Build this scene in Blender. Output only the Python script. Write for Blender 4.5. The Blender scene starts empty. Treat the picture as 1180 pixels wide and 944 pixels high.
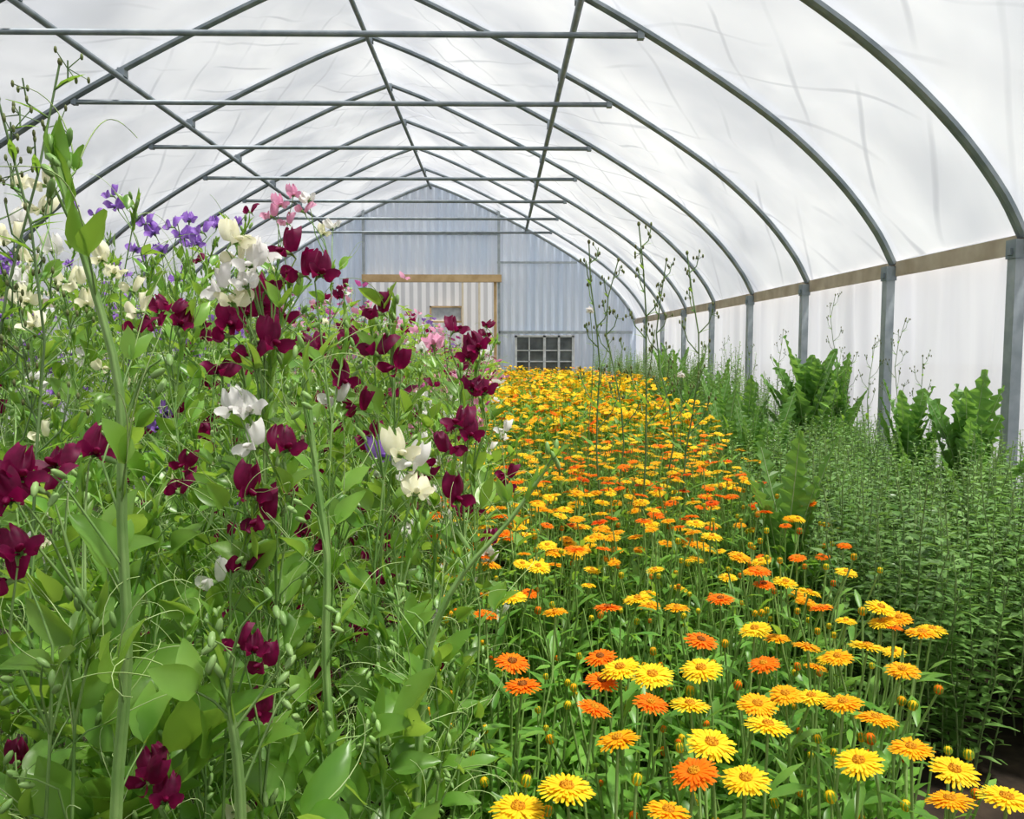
import bpy, math, random
from mathutils import Vector, Matrix, Euler, noise
R = random.Random(7)
C = bpy.context.scene.collection
PI = math.pi
V = Vector
def rr(a, b): return R.uniform(a, b)
# ---------------------------------------------------------------- camera
F = 930.0; CZ = 1.15
yaw = math.atan(16 / F); pit = math.atan(70 / F)
cam = bpy.data.objects.new('camera', bpy.data.cameras.new('camera')); C.objects.link(cam)
cam.location = (0, 0, CZ); cam.rotation_euler = (PI / 2 - pit, 0, -yaw)
cam.data.lens = F / 1180 * 36; cam.data.sensor_width = 36; cam.data.clip_start = 0.02
bpy.context.scene.camera = cam
CM = cam.rotation_euler.to_matrix()
def at(px, py, y):
    d = CM @ V(((px - 590) / F, (472 - py) / F, -1)); d = d * (y / d.y)
    return V((d.x, d.y, d.z + CZ))
def atz(px, py, z):
    d = CM @ V(((px - 590) / F, (472 - py) / F, -1)); d = d * ((z - CZ) / d.z)
    return V((d.x, d.y, z))
# ---------------------------------------------------------------- materials
def newmat(name):
    m = bpy.data.materials.new(name); m.use_nodes = True
    nt = m.node_tree; nt.nodes.clear(); return m, nt, nt.nodes, nt.links
def mat(name, col, col2=None, rough=0.5, metal=0.0, transl=0.0, scale=8.0, bump=0.0, rand=0.0, tcol=None, spec=0.4):
    m, nt, N, L = newmat(name)
    out = N.new('ShaderNodeOutputMaterial'); b = N.new('ShaderNodeBsdfPrincipled')
    tc = N.new('ShaderNodeTexCoord'); nz = N.new('ShaderNodeTexNoise'); nz.inputs['Scale'].default_value = scale
    nz.inputs['Detail'].default_value = 3
    L.new(tc.outputs['Object'], nz.inputs['Vector'])
    cr = N.new('ShaderNodeValToRGB'); cr.color_ramp.elements[0].position = .35; cr.color_ramp.elements[1].position = .65
    c2 = col2 or tuple(c * .75 for c in col)
    cr.color_ramp.elements[0].color = (*c2, 1); cr.color_ramp.elements[1].color = (*col, 1)
    L.new(nz.outputs['Fac'], cr.inputs['Fac'])
    cs = cr.outputs['Color']
    if rand:
        oi = N.new('ShaderNodeObjectInfo'); mr = N.new('ShaderNodeMapRange')
        mr.inputs['To Min'].default_value = 1 - rand; mr.inputs['To Max'].default_value = 1 + rand
        L.new(oi.outputs['Random'], mr.inputs['Value'])
        hs = N.new('ShaderNodeHueSaturation'); L.new(mr.outputs['Result'], hs.inputs['Value']); L.new(cs, hs.inputs['Color'])
        cs = hs.outputs['Color']
    L.new(cs, b.inputs['Base Color'])
    b.inputs['Roughness'].default_value = rough; b.inputs['Metallic'].default_value = metal
    b.inputs['Specular IOR Level'].default_value = spec
    if bump:
        bp = N.new('ShaderNodeBump'); bp.inputs['Strength'].default_value = bump; bp.inputs['Distance'].default_value = .02
        L.new(nz.outputs['Fac'], bp.inputs['Height']); L.new(bp.outputs['Normal'], b.inputs['Normal'])
    s = b.outputs['BSDF']
    if transl:
        t = N.new('ShaderNodeBsdfTranslucent'); mx = N.new('ShaderNodeMixShader'); mx.inputs['Fac'].default_value = transl
        if tcol: t.inputs['Color'].default_value = (*tcol, 1)
        else: L.new(cs, t.inputs['Color'])
        L.new(s, mx.inputs[1]); L.new(t.outputs['BSDF'], mx.inputs[2]); s = mx.outputs['Shader']
    L.new(s, out.inputs['Surface'])
    return m
def filmmat(name, c1, c2, scale, t0, t1, stretch=(1, 1, 1), trl=.5, bumps=.6, crease_shade=0.0):
    m, nt, N, L = newmat(name)
    out = N.new('ShaderNodeOutputMaterial'); tc = N.new('ShaderNodeTexCoord'); mp = N.new('ShaderNodeMapping')
    mp.inputs['Scale'].default_value = stretch
    L.new(tc.outputs['Object'], mp.inputs['Vector'])
    nz = N.new('ShaderNodeTexNoise'); nz.inputs['Scale'].default_value = scale; nz.inputs['Detail'].default_value = 3
    nz.inputs['Distortion'].default_value = .4; nz.inputs['Roughness'].default_value = .45
    L.new(mp.outputs['Vector'], nz.inputs['Vector'])
    cr = N.new('ShaderNodeValToRGB'); cr.color_ramp.elements[0].position = .34; cr.color_ramp.elements[1].position = .64
    cr.color_ramp.elements[0].color = (*c2, 1); cr.color_ramp.elements[1].color = (*c1, 1)
    L.new(nz.outputs['Fac'], cr.inputs['Fac']); col = cr.outputs['Color']
    bp = N.new('ShaderNodeBump'); bp.inputs['Strength'].default_value = bumps; bp.inputs['Distance'].default_value = .15
    L.new(nz.outputs['Fac'], bp.inputs['Height'])
    t = N.new('ShaderNodeBsdfTranslucent'); d = N.new('ShaderNodeBsdfDiffuse'); tr = N.new('ShaderNodeBsdfTransparent')
    if crease_shade:   # sparse long tension creases: plastic overlap and fold shade painted into the colour
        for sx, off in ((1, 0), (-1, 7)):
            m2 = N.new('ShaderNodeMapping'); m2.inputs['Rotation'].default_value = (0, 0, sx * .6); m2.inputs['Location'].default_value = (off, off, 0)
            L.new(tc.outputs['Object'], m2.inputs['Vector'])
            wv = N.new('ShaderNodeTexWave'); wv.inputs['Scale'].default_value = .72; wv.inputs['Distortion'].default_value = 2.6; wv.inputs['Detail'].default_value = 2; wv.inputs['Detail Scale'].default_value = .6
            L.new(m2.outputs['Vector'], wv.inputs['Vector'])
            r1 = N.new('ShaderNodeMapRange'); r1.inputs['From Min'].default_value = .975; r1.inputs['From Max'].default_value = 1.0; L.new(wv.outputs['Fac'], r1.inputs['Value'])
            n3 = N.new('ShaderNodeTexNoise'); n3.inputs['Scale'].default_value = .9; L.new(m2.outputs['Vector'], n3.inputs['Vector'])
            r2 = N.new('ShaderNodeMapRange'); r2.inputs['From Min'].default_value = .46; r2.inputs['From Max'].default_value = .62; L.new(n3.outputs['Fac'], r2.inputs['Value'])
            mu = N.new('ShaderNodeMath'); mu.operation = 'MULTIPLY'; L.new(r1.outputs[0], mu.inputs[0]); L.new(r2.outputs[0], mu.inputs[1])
            m3 = N.new('ShaderNodeMath'); m3.operation = 'MULTIPLY'; m3.inputs[1].default_value = crease_shade; L.new(mu.outputs[0], m3.inputs[0])
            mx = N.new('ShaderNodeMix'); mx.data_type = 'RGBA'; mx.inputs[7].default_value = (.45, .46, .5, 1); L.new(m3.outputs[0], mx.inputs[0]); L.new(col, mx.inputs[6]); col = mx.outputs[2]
    for s in (t, d): L.new(col, s.inputs['Color']); L.new(bp.outputs['Normal'], s.inputs['Normal'])
    a = N.new('ShaderNodeMixShader'); a.inputs['Fac'].default_value = trl
    L.new(d.outputs[0], a.inputs[1]); L.new(t.outputs[0], a.inputs[2])
    mr = N.new('ShaderNodeMapRange'); mr.inputs['From Min'].default_value = .34; mr.inputs['From Max'].default_value = .64
    mr.inputs['To Min'].default_value = t0; mr.inputs['To Max'].default_value = t1; L.new(nz.outputs['Fac'], mr.inputs['Value'])
    b = N.new('ShaderNodeMixShader'); L.new(mr.outputs['Result'], b.inputs['Fac'])
    L.new(a.outputs[0], b.inputs[1]); L.new(tr.outputs[0], b.inputs[2]); L.new(b.outputs[0], out.inputs['Surface'])
    return m
M = {}
M['film'] = filmmat('film', (.93, .94, .97), (.58, .60, .66), .8, .33, .43, (1, 1, .6), .27, 1.0, crease_shade=.7)
M['curtain'] = filmmat('curtain', (.88, .89, .93), (.79, .80, .85), 1.6, .05, .07, (.3, 2.2, .12), .48, .1)
M['panel'] = filmmat('panel', (.78, .84, .93), (.68, .77, .90), .9, .04, .04, (3, 1, .3), .52, .05)
M['panel2'] = filmmat('panel_pale', (.88, .88, .87), (.82, .82, .82), .6, .04, .04, (1, 1, 1), .52, .05)
M['steel'] = mat('steel', (.33, .37, .40), (.22, .26, .29), .5, .25, scale=6, spec=.5)
M['steel_l'] = mat('steel_light', (.42, .46, .49), (.32, .36, .39), .5, .25, scale=10)
M['wood'] = mat('wood', (.60, .52, .43), (.45, .37, .29), .85, scale=5, bump=.2)
M['wood_w'] = mat('wood_warm', (.62, .46, .27), (.50, .35, .19), .7, scale=5)
M['wood_p'] = mat('wood_pale', (.72, .64, .50), (.62, .54, .42), .7, scale=5)
M['soil'] = mat('soil', (.07, .05, .035), (.03, .022, .016), .95, scale=9, bump=.8)
M['glass_d'] = mat('dark_glass', (.20, .22, .23), (.09, .10, .11), .15, scale=3)
M['white'] = mat('white_paint', (.75, .77, .8), None, .5)
M['pea_leaf'] = mat('pea_leaf', (.27, .46, .105), (.10, .25, .04), .34, transl=.38, scale=9, rand=.3, tcol=(.52, .76, .11), spec=.55)
M['pea_stem'] = mat('pea_stem', (.36, .53, .20), (.21, .38, .11), .4, transl=.15, scale=20, rand=.15)
M['tendril'] = mat('tendril', (.52, .65, .32), (.36, .50, .18), .5, scale=20)
M['cal_leaf'] = mat('cal_leaf', (.22, .42, .08), (.10, .26, .04), .38, transl=.36, scale=12, rand=.25, tcol=(.44, .70, .09), spec=.5)
M['cal_stem'] = mat('cal_stem', (.31, .47, .15), None, .5, scale=20)
M['snap_leaf'] = mat('snap_leaf', (.26, .42, .14), (.11, .24, .055), .30, transl=.28, scale=12, rand=.28, tcol=(.36, .58, .12), spec=.65)
M['snap_stem'] = mat('snap_stem', (.28, .38, .16), None, .5)
M['let_leaf'] = mat('lettuce_leaf', (.20, .37, .11), (.10, .23, .06), .38, transl=.36, scale=9, rand=.15, tcol=(.34, .58, .11))
M['rib'] = mat('pale_rib', (.50, .62, .36), None, .5)
M['weed_stem'] = mat('weed_stem', (.20, .30, .13), (.12, .19, .08), .6)
M['weed_bud'] = mat('weed_bud', (.19, .24, .09), (.12, .12, .05), .6, scale=60)
PC = {'burgundy': ((.23, .009, .08), (.085, .004, .034)), 'cream': ((.92, .90, .72), (.86, .83, .58)), 'white': ((.92, .90, .88), (.85, .83, .80)),
      'pink': ((.85, .48, .64), (.80, .34, .52)), 'lavender': ((.48, .30, .74), (.30, .14, .56)), 'magenta': ((.58, .14, .38), (.42, .07, .27))}
for k, (a, b) in PC.items():
    M['p_' + k] = mat('petal_' + k, a, b, .5, transl=.35, scale=60, spec=.3, tcol=(.52, .015, .16) if k == 'burgundy' else None)
M['c_yellow'] = mat('petal_yellow', (1.0, .74, .045), (1.0, .64, .02), .55, transl=.3, scale=30, spec=.2, rand=.05)
M['c_gold'] = mat('petal_gold', (1.0, .56, .02), (1.0, .46, .014), .55, transl=.3, scale=30, spec=.2, rand=.05)
M['c_orange'] = mat('petal_orange', (1.0, .29, .012), (.97, .22, .01), .55, transl=.3, scale=30, spec=.2, rand=.05)
M['c_red'] = mat('petal_red_orange', (.92, .16, .008), (.82, .11, .006), .55, transl=.25, scale=30, spec=.2)
M['d_gold'] = mat('disc_gold', (.85, .42, .015), (.60, .24, .01), .8, scale=300, bump=.6)
M['d_brown'] = mat('disc_brown', (.45, .16, .02), (.25, .09, .015), .8, scale=300, bump=.6)
# ---------------------------------------------------------------- mesh builder
class MB:
    def __init__(s): s.v = []; s.f = []; s.m = []
    def face(s, idx, m=0): s.f.append(idx); s.m.append(m)
    def tube(s, pts, r0, r1=None, n=5, m=0, cap=False):
        r1 = r0 if r1 is None else r1; k = len(pts); b = len(s.v)
        for i, p in enumerate(pts):
            t = (pts[min(i + 1, k - 1)] - pts[max(i - 1, 0)])
            if t.length < 1e-9: t = V((0, 0, 1))
            t.normalize(); ref = V((0, 1, 0)) if abs(t.y) < .9 else V((1, 0, 0))
            a = t.cross(ref).normalized(); c = t.cross(a); r = r0 + (r1 - r0) * i / max(1, k - 1)
            for j in range(n):
                an = 2 * PI * j / n; s.v.append(p + a * (math.cos(an) * r) + c * (math.sin(an) * r))
        for i in range(k - 1):
            for j in range(n):
                s.face((b + i * n + j, b + i * n + (j + 1) % n, b + (i + 1) * n + (j + 1) % n, b + (i + 1) * n + j), m)
        if cap: s.face(tuple(b + j for j in range(n)), m); s.face(tuple(b + (k - 1) * n + j for j in range(n))[::-1], m)
    def box(s, a, c, m=0):
        x0, y0, z0 = a; x1, y1, z1 = c; b = len(s.v)
        for z in (z0, z1):
            for x, y in ((x0, y0), (x1, y0), (x1, y1), (x0, y1)): s.v.append(V((x, y, z)))
        for q in ((0, 3, 2, 1), (4, 5, 6, 7), (0, 1, 5, 4), (1, 2, 6, 5), (2, 3, 7, 6), (3, 0, 4, 7)): s.face(tuple(b + i for i in q), m)
    def grid(s, fn, nu, nv, m=0):
        b = len(s.v)
        for j in range(nv + 1):
            for i in range(nu + 1): s.v.append(fn(i / nu, j / nv))
        for j in range(nv):
            for i in range(nu):
                a = b + j * (nu + 1) + i; s.face((a, a + 1, a + nu + 2, a + nu + 1), m)
    def leaf(s, b0, d, n, L, W, seg=4, fold=.25, droop=.2, m=0, kind='oval', ph=0, rib=None):
        d = d.normalized(); sd = d.cross(n)
        if sd.length < 1e-4: sd = V((1, 0, 0))
        sd.normalize(); n = sd.cross(d).normalized(); b = len(s.v); cs = []
        for i in range(seg + 1):
            t = i / seg
            if kind == 'oval': w = math.sin(PI * min(1, t * .97 + .02) ** .8) ** .8 if 0 < t < 1 else .04
            elif kind == 'narrow': w = math.sin(PI * (t * .94 + .05)) ** .7
            elif kind == 'spoon': w = math.sin(PI * (t * .97 + .02) ** 1.5) ** .8 * .85 + .12 * (1 - t)
            else: w = (math.sin(PI * (t * .93 + .05) ** 1.1) ** .6) * ((1, .58, .93, .52, .82, .6)[(i + int(ph * 3)) % 6])
            w = abs(w) * W / 2
            c = b0 + d * (L * t) - n * (droop * L * t * t); cs.append(c)
            wv = math.sin(t * 9 + ph) * .12 * W; tw = (.05 * W * (1 if i % 2 else -1)) if kind == 'lobed' else 0
            up = d * (L * .03 * (1 if w > .4 * W else -.3)) if kind == 'lobed' else V((0, 0, 0))
            s.v += [c - sd * w + n * (fold * w + wv * .5 + tw) + up, c, c + sd * w + n * (fold * w - wv * .5 - tw) + up]
        for i in range(seg):
            a = b + i * 3; s.face((a, a + 1, a + 4, a + 3), m); s.face((a + 1, a + 2, a + 5, a + 4), m)
        if rib is not None: s.tube([c + n * .001 for c in cs[:-1]], .0035, .0012, n=4, m=rib)
    def blob(s, c, rx, rz, ax=V((0, 0, 1)), m=0, n=6, k=4):
        b = len(s.v); ax = ax.normalized(); ref = V((0, 1, 0)) if abs(ax.y) < .9 else V((1, 0, 0))
        a = ax.cross(ref).normalized(); e = ax.cross(a)
        for i in range(k + 1):
            t = PI * i / k; r = math.sin(t) * rx + 1e-5
            for j in range(n):
                an = 2 * PI * j / n; s.v.append(c - ax * (math.cos(t) * rz) + a * (math.cos(an) * r) + e * (math.sin(an) * r))
        for i in range(k):
            for j in range(n): s.face((b + i * n + j, b + i * n + (j + 1) % n, b + (i + 1) * n + (j + 1) % n, b + (i + 1) * n + j), m)
    def add(s, o, mx, mo=0):
        b = len(s.v); s.v += [mx @ v for v in o.v]; s.f += [tuple(b + i for i in f) for f in o.f]; s.m += [k + mo for k in o.m]
    def mesh(s, name, mats, smooth=True):
        me = bpy.data.meshes.new(name); me.from_pydata([tuple(v) for v in s.v], [], s.f)
        for mm in mats: me.materials.append(mm)
        me.polygons.foreach_set('material_index', s.m)
        me.polygons.foreach_set('use_smooth', [smooth] * len(s.f)); me.update(); return me
def ob(name, me, parent=None, loc=None, rot=None, sc=None):
    o = bpy.data.objects.new(name, me); C.objects.link(o)
    if parent: o.parent = parent
    if loc is not None: o.location = loc
    if rot is not None: o.rotation_euler = rot
    if sc is not None: o.scale = (sc,) * 3 if not hasattr(sc, '__len__') else sc
    return o
def tag(o, label, cat, group=None):
    o['label'] = label; o['category'] = cat
    if group: o['group'] = group
    return o
def struct(o): o['kind'] = 'structure'; return o
# ---------------------------------------------------------------- tunnel
XC = -1.5; YB = 18.35
HALF = [(4.59, 1.81), (4.44, 2.08), (4.15, 2.44), (3.74, 2.82), (3.25, 3.17), (2.60, 3.57), (1.9, 3.95), (1.2, 4.30), (.55, 4.60), (0, 4.81)]
def cr(p, t):
    n = len(p) - 1; x = t * n; i = min(int(x), n - 1); f = x - i
    P = [V((*p[max(0, min(n, i + k))], 0)) for k in (-1, 0, 1, 2)]
    return .5 * ((2 * P[1]) + (P[2] - P[0]) * f + (2 * P[0] - 5 * P[1] + 4 * P[2] - P[3]) * f * f + (-P[0] + 3 * P[1] - 3 * P[2] + P[3]) * f ** 3)
def arcpts(n=30, off=0.0):
    h = [cr(HALF, i / n) for i in range(n + 1)]; res = []
    for i, p in enumerate(h):
        t = (h[min(n, i + 1)] - h[max(0, i - 1)]).normalized(); nn = V((t.y, -t.x, 0))
        if nn.y < 0: nn = -nn
        res.append(p + nn * off)
    return [V((XC + p.x, 0, p.y)) for p in res] + [V((XC - p.x, 0, p.y)) for p in res[::-1][1:]]
AP = arcpts(40)
def arcz(x):
    u = abs(x - XC); q = [(p.x - XC, p.z) for p in AP[:41]][::-1]
    for (a, za), (b, zb) in zip(q, q[1:]):
        if a <= u <= b: return za + (zb - za) * (u - a) / (b - a)
    return q[-1][1]
mb = MB(); mb.box((-40, -20, -.3), (40, 60, 0)); struct(ob('floor', mb.mesh('floor', [M['soil']], False)))
hoops = [4.76] + [6.33 + 1.745 * k for k in range(7)]
hb = [-3.5, -2.2, -.45, 1.3, 3.03] + hoops + [YB]
AF = arcpts(70, .06)
def filmpt(i, y, ph):
    p = AF[i].copy(); sag = math.sin(PI * ph); nn = V((XC - p.x, 0, 1.5 - p.z)).normalized()
    w = noise.noise(V((p.x * 1.1 + y * .9, y * 1.3 - p.z * .5, p.z * 1.2))) * .10
    for A_, fq, sg in ((.022, 1.0, 1), (.016, 1.7, -1)):   # diagonal tension folds both ways
        q = (sg * (i / 140) * 9.0 * 2.2 + y * 2.6) * fq + 2.2 * noise.noise(V((p.x * .8, y * .8, p.z * .8 + sg)))
        w += (abs(math.sin(q * 1.3)) ** 6) * A_ * max(0, .3 + noise.noise(V((p.x * .9, y * .9, p.z + 9 * sg))) * 2.5)
    p = p + nn * ((.02 + w) * max(0, sag) ** .6); p.y = y; return p
mb = MB(); nA = len(AF); rows = 0; NB = 30
for a, b in zip(hb, hb[1:]):
    for k in range(NB):
        for i in range(nA): mb.v.append(filmpt(i, a + (b - a) * k / NB, k / NB))
        rows += 1
for i in range(nA): mb.v.append(filmpt(i, YB, 0))
for j in range(rows):
    for i in range(nA - 1): a = j * nA + i; mb.face((a, a + 1, a + nA + 1, a + nA))
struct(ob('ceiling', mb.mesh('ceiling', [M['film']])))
def curtain(name, x, sgn):
    mb = MB(); n = 900
    def fn(u, v):
        yy = -3.5 + u * (YB + 3.5); z = v * 1.82
        q = noise.noise(V((yy * .7, z * .3, sgn)))
        fold = (math.sin(yy * 13 + 6 * q) * .045 + math.sin(yy * 31 + 9 * q) * .014) * (1.1 - v * .6) * (.6 + noise.noise(V((yy * 1.3, 0, 4)))) + noise.noise(V((yy * 2.2, z * .8, sgn * 3))) * .04
        return V((x + sgn * (.08 + fold), yy, z))
    mb.grid(fn, n, 8); struct(ob(name, mb.mesh(name, [M['curtain']])))
curtain('wall_right', 3.13, 1); curtain('wall_left', -6.13, -1)
ORD = ['nearest', 'second', 'third', 'fourth', 'fifth', 'sixth', 'seventh', 'eighth']
for k, y in enumerate(hoops):
    root = tag(ob('roof_hoop', None, loc=(XC, y, 0)), f'curved galvanized steel roof hoop, {ORD[k]} from the camera', 'roof hoop', 'steel roof hoops')
    mb = MB(); pts = [V((p.x - XC, 0, p.z)) for p in AP]
    mb.tube([p + V((0, -.02, 0)) for p in pts], .025, n=6); mb.tube([p + V((0, .022, 0)) for p in pts], .022, n=6)
    ob('bow', mb.mesh('bow', [M['steel']], False), root)
    for u, z in ((2.12, arcz(XC + 2.12)), (-2.12, arcz(XC + 2.12)), (0, 4.81)):
        m2 = MB(); m2.box((u - .033, -.045, z - .07), (u + .033, .045, z + .01)); ob('clamp', m2.mesh('clamp', [M['steel']], False), root)
    for sx, nm in ((1, 'right'), (-1, 'left')):
        X = XC + sx * 4.56
        p = tag(ob('wall_post', None, loc=(X, y, 0)), f'galvanized steel {nm} wall post under the {ORD[k]} roof hoop', 'post', 'steel side wall posts')
        mb = MB(); mb.box((-.032, -.04, 0), (.032, .04, 1.79)); ob('upright', mb.mesh('upright', [M['steel_l']], False), p)
        mb = MB(); mb.box((-.04, -.048, 1.68), (.04, .048, 1.79)); mb.box((-.055, -.02, 1.70), (-.04, .02, 1.74)); ob('bracket', mb.mesh('bracket', [M['steel']], False), p)
    if k >= 1:
        t = tag(ob('cross_tie', None, loc=(XC, y, 3.53)), f'horizontal steel cross tie under the {ORD[k]} roof hoop', 'cross tie', 'steel cross ties')
        mb = MB(); mb.tube([V((-2.6, 0, 0)), V((2.6, 0, 0))], .024, n=8, cap=True); ob('tube', mb.mesh('tube', [M['steel']]), t)
        for sx in (-1, 1):
            mb = MB(); mb.box((sx * 2.59 - .025, -.028, -.028), (sx * 2.59 + .025, .028, .028)); ob('end_clamp', mb.mesh('endclamp', [M['steel']], False), t)
for nm, u, z, lab in (('purlin', 0, 4.72, 'long steel ridge purlin running along the roof peak'), ('purlin', 2.12, arcz(XC + 2.15) - .07, 'long steel purlin along the right roof slope'), ('purlin', -2.12, arcz(XC + 2.15) - .07, 'long steel purlin along the left roof slope')):
    mb = MB(); mb.tube([V((0, -3.5, 0)), V((0, YB, 0))], .029, n=8, cap=True)
    tag(ob(nm, mb.mesh(nm, [M['steel']]), loc=(XC + u, 0, z)), lab, 'purlin', 'roof purlins')
for sx, nm in ((1, 'right'), (-1, 'left')):
    mb = MB(); mb.box((-.02, -3.5, -.055), (.02, YB, .055))
    tag(ob('hip_board', mb.mesh('hip', [M['wood']], False), loc=(XC + sx * 4.61, 0, 1.77)), f'weathered timber hip board along the top of the {nm} side wall', 'board')
mb = MB(); st = .045; x = XC - 4.59
dx0, dx1, dz = -2.95, .0, 2.70; wx0, wx1, wz0, wz1 = .38, 1.72, .55, 1.46
def by(x): return YB + .024 * math.sin(x * 2 * PI / .18)
while x < XC + 4.59:
    x2 = x + st; xm = (x + x2) / 2; segs = [(0, arcz(xm))]
    if dx0 < xm < dx1: segs = [(dz, arcz(xm))]
    elif wx0 < xm < wx1: segs = [(0, wz0), (wz1, arcz(xm))]
    for a, c in segs:
        b = len(mb.v)
        ca = arcz(x) if c > 1.6 else c; cb = arcz(x2) if c > 1.6 else c
        mb.v += [V((x, by(x), a)), V((x2, by(x2), a)), V((x2, by(x2), cb)), V((x, by(x), ca))]; mb.face((b, b + 1, b + 2, b + 3))
    x = x2
struct(ob('wall_back', mb.mesh('wall_back', [M['panel']], False)))
mb = MB(); mb.tube([p + V((0, YB - .06, 0)) for p in AP], .04, n=8)
tag(ob('end_hoop', mb.mesh('endhoop', [M['steel_l']])), 'steel end hoop framing the blue corrugated back wall', 'roof hoop')
def bar(name, a, b, r, m, lab, cat, grp=None):
    mb = MB(); a = V(a); b = V(b); mid = (a + b) / 2; mb.box(tuple(min(a[i], b[i]) - r - mid[i] for i in range(3)), tuple(max(a[i], b[i]) + r - mid[i] for i in range(3)))
    return tag(ob(name, mb.mesh(name, [M[m]], False), loc=mid), lab, cat, grp)
yb = YB - .07
bar('end_wall_girt', (-2.95, yb, 3.72), (.0, yb, 3.72), .035, 'steel', 'grey steel rail high above the back doorway', 'rail')
bar('end_wall_girt', (.0, yb, 3.08), (1.75, yb, 3.08), .02, 'steel_l', 'thin grey rail on the back wall right of the doorway', 'rail')
bar('end_wall_girt', (.05, yb, 1.52), (3.0, yb, 1.52), .03, 'steel_l', 'pale steel rail just above the back window', 'rail')
bar('end_wall_post', (.02, yb, 0), (.02, yb, 4.45), .03, 'steel_l', 'steel upright beside the back doorway', 'post')
bar('end_wall_post', (-3.0, yb, 0), (-3.0, yb, 4.5), .03, 'steel_l', 'steel upright left of the back doorway behind sweet peas', 'post')
bar('door_header', (-2.95, yb - .03, 2.72), (.0, yb - .03, 2.72), .08, 'wood_w', 'pale brown timber header beam over the back doorway', 'beam')
bar('door_jamb', (-.06, yb - .02, 0), (-.06, yb - .02, 2.62), .035, 'wood_w', 'brown timber jamb on the right of the back doorway', 'beam')
for i, xx in enumerate((-.45, -.85)):
    bar('wall_stud', (xx, YB + 1.2, 0), (xx, YB + 1.2, 2.9), .025, 'wood_p', f'{["right", "left"][i]} bare timber stud seen through the back doorway', 'stud', 'timber studs through the doorway')
mb = MB(); mb.grid(lambda u, v: V((-4 + u * 6, YB + 1.4 + .012 * math.sin(u * 6 * 2 * PI / .2), v * 3.2)), 120, 1)
struct(ob('wall_beyond', mb.mesh('wall_beyond', [M['panel2']], False)))
w2 = struct(ob('window_2', None, loc=(-1.25, YB + 1.3, 1.98)))
mb = MB()
for a, c in (((-.4, -.03, -.2), (.4, .03, -.16)), ((-.4, -.03, .16), (.4, .03, .2)), ((-.4, -.03, -.2), (-.36, .03, .2)), ((.36, -.03, -.2), (.4, .03, .2))): mb.box(a, c)
ob('window_frame', mb.mesh('w2f', [M['wood_w']], False), w2); mb = MB(); mb.box((-.36, 0, -.16), (.36, .01, .16)); ob('window_pane', mb.mesh('w2p', [M['white']], False), w2)
w1 = struct(ob('window_1', None, loc=(1.05, YB - .03, 1.0)))
mb = MB(); W, H = .67, .45
for a, c in (((-W, -.04, -H), (W, .04, -H + .04)), ((-W, -.04, H - .04), (W, .04, H)), ((-W, -.04, -H), (-W + .05, .04, H)), ((W - .05, -.04, -H), (W, .04, H)), ((-.03, -.04, -H), (.03, .04, H)), ((.30, -.04, -H), (.35, .04, H)), ((-W, -.03, .1), (W, .03, .125)), ((-W, -.03, -.15), (W, .03, -.125)), ((-.36, -.03, -H), (-.33, .03, H))): mb.box(a, c)
ob('window_frame', mb.mesh('w1f', [M['white']], False), w1)
for a, c in ((-W, -.0), (0, W)):
    mb = MB(); mb.box((a + .02, .0, -H + .02), (c - .02, .02, H - .02)); ob('window_pane', mb.mesh('w1p', [M['glass_d']], False), w1)
# ---------------------------------------------------------------- sweet peas
def pea_flower(col, lod=0, seed=0):
    mb = MB(); nu, nv = (14, 8) if lod == 0 else ((4, 3) if lod == 1 else (2, 2)); r = random.Random(seed); p1 = r.uniform(0, 6); p2 = r.uniform(0, 6); op = r.uniform(.7, 1.15)
    def banner(u, v):
        a = u * 2 - 1; w = .019 * op * (math.sin(PI * min(1, (.14 + v * .72))) ** .6)
        z = .032 * v - .009 * v * math.exp(-(a / .2) ** 2) - .004 * a * a * v + .0022 * math.sin(a * 11 + p2) * v
        y = -.004 - .010 * v * v - .014 * a * a * (.4 + v * .6) / op + .0048 * math.sin(a * 8 + p1) * v * v
        return V((a * w, y, z))
    mb.grid(banner, nu, nv)
    for s in (-1, 1):
        def wing(u, v):
            a = u * 2 - 1; prof = math.sin(PI * (v * .9 + .07)) ** .7
            return V((s * (.002 + .009 * math.sin(PI * v * .8) + .006 * (a + 1) * v + .0015 * math.sin(v * 9 + p1)), .002 + .021 * v * .85, .004 + .009 * v * .6 + a * .0095 * prof - .005 * v * v))
        mb.grid(wing, 2 if lod else 4, 2 if lod else 5)
    if lod == 0: mb.blob(V((0, .008, .007)), .004, .009, V((0, 1, .3)))
    return mb
def calyx_mb():
    mb = MB(); mb.tube([V((0, .003, .002)), V((0, -.003, 0)), V((0, -.008, -.002)), V((0, -.013, -.010))], .0042, .001, n=6)
    for k in range(5):
        a = 2 * PI * k / 5; mb.leaf(V((math.cos(a) * .003, .001, math.sin(a) * .003 + .002)), V((math.cos(a) * .5, .9, math.sin(a) * .5)), V((math.cos(a), 0, math.sin(a))), .008, .003, 2)
    return mb
FL = {k: [pea_flower(k, 0, i).mesh('flower_' + k, [M['p_' + k]]) for i in range(6)] for k in PC}
FLM = {k: pea_flower(k, 1, 5).mesh('flower_mid_' + k, [M['p_' + k]]) for k in PC}
CAL = calyx_mb().mesh('calyx', [M['pea_stem']])
def tendril(mb, p, d, n=11, step=.012, r=.0007):
    pts = [p.copy()]; ax = V((rr(-1, 1), rr(-1, 1), rr(-1, 1))).normalized(); a = rr(.02, .12); d = d.normalized()
    for i in range(n):
        d = Matrix.Rotation(a, 3, ax) @ d; a *= 1.22; pts.append(pts[-1] + d * step)
        step *= .95
    mb.tube(pts, r, r * .5, n=3)
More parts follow.
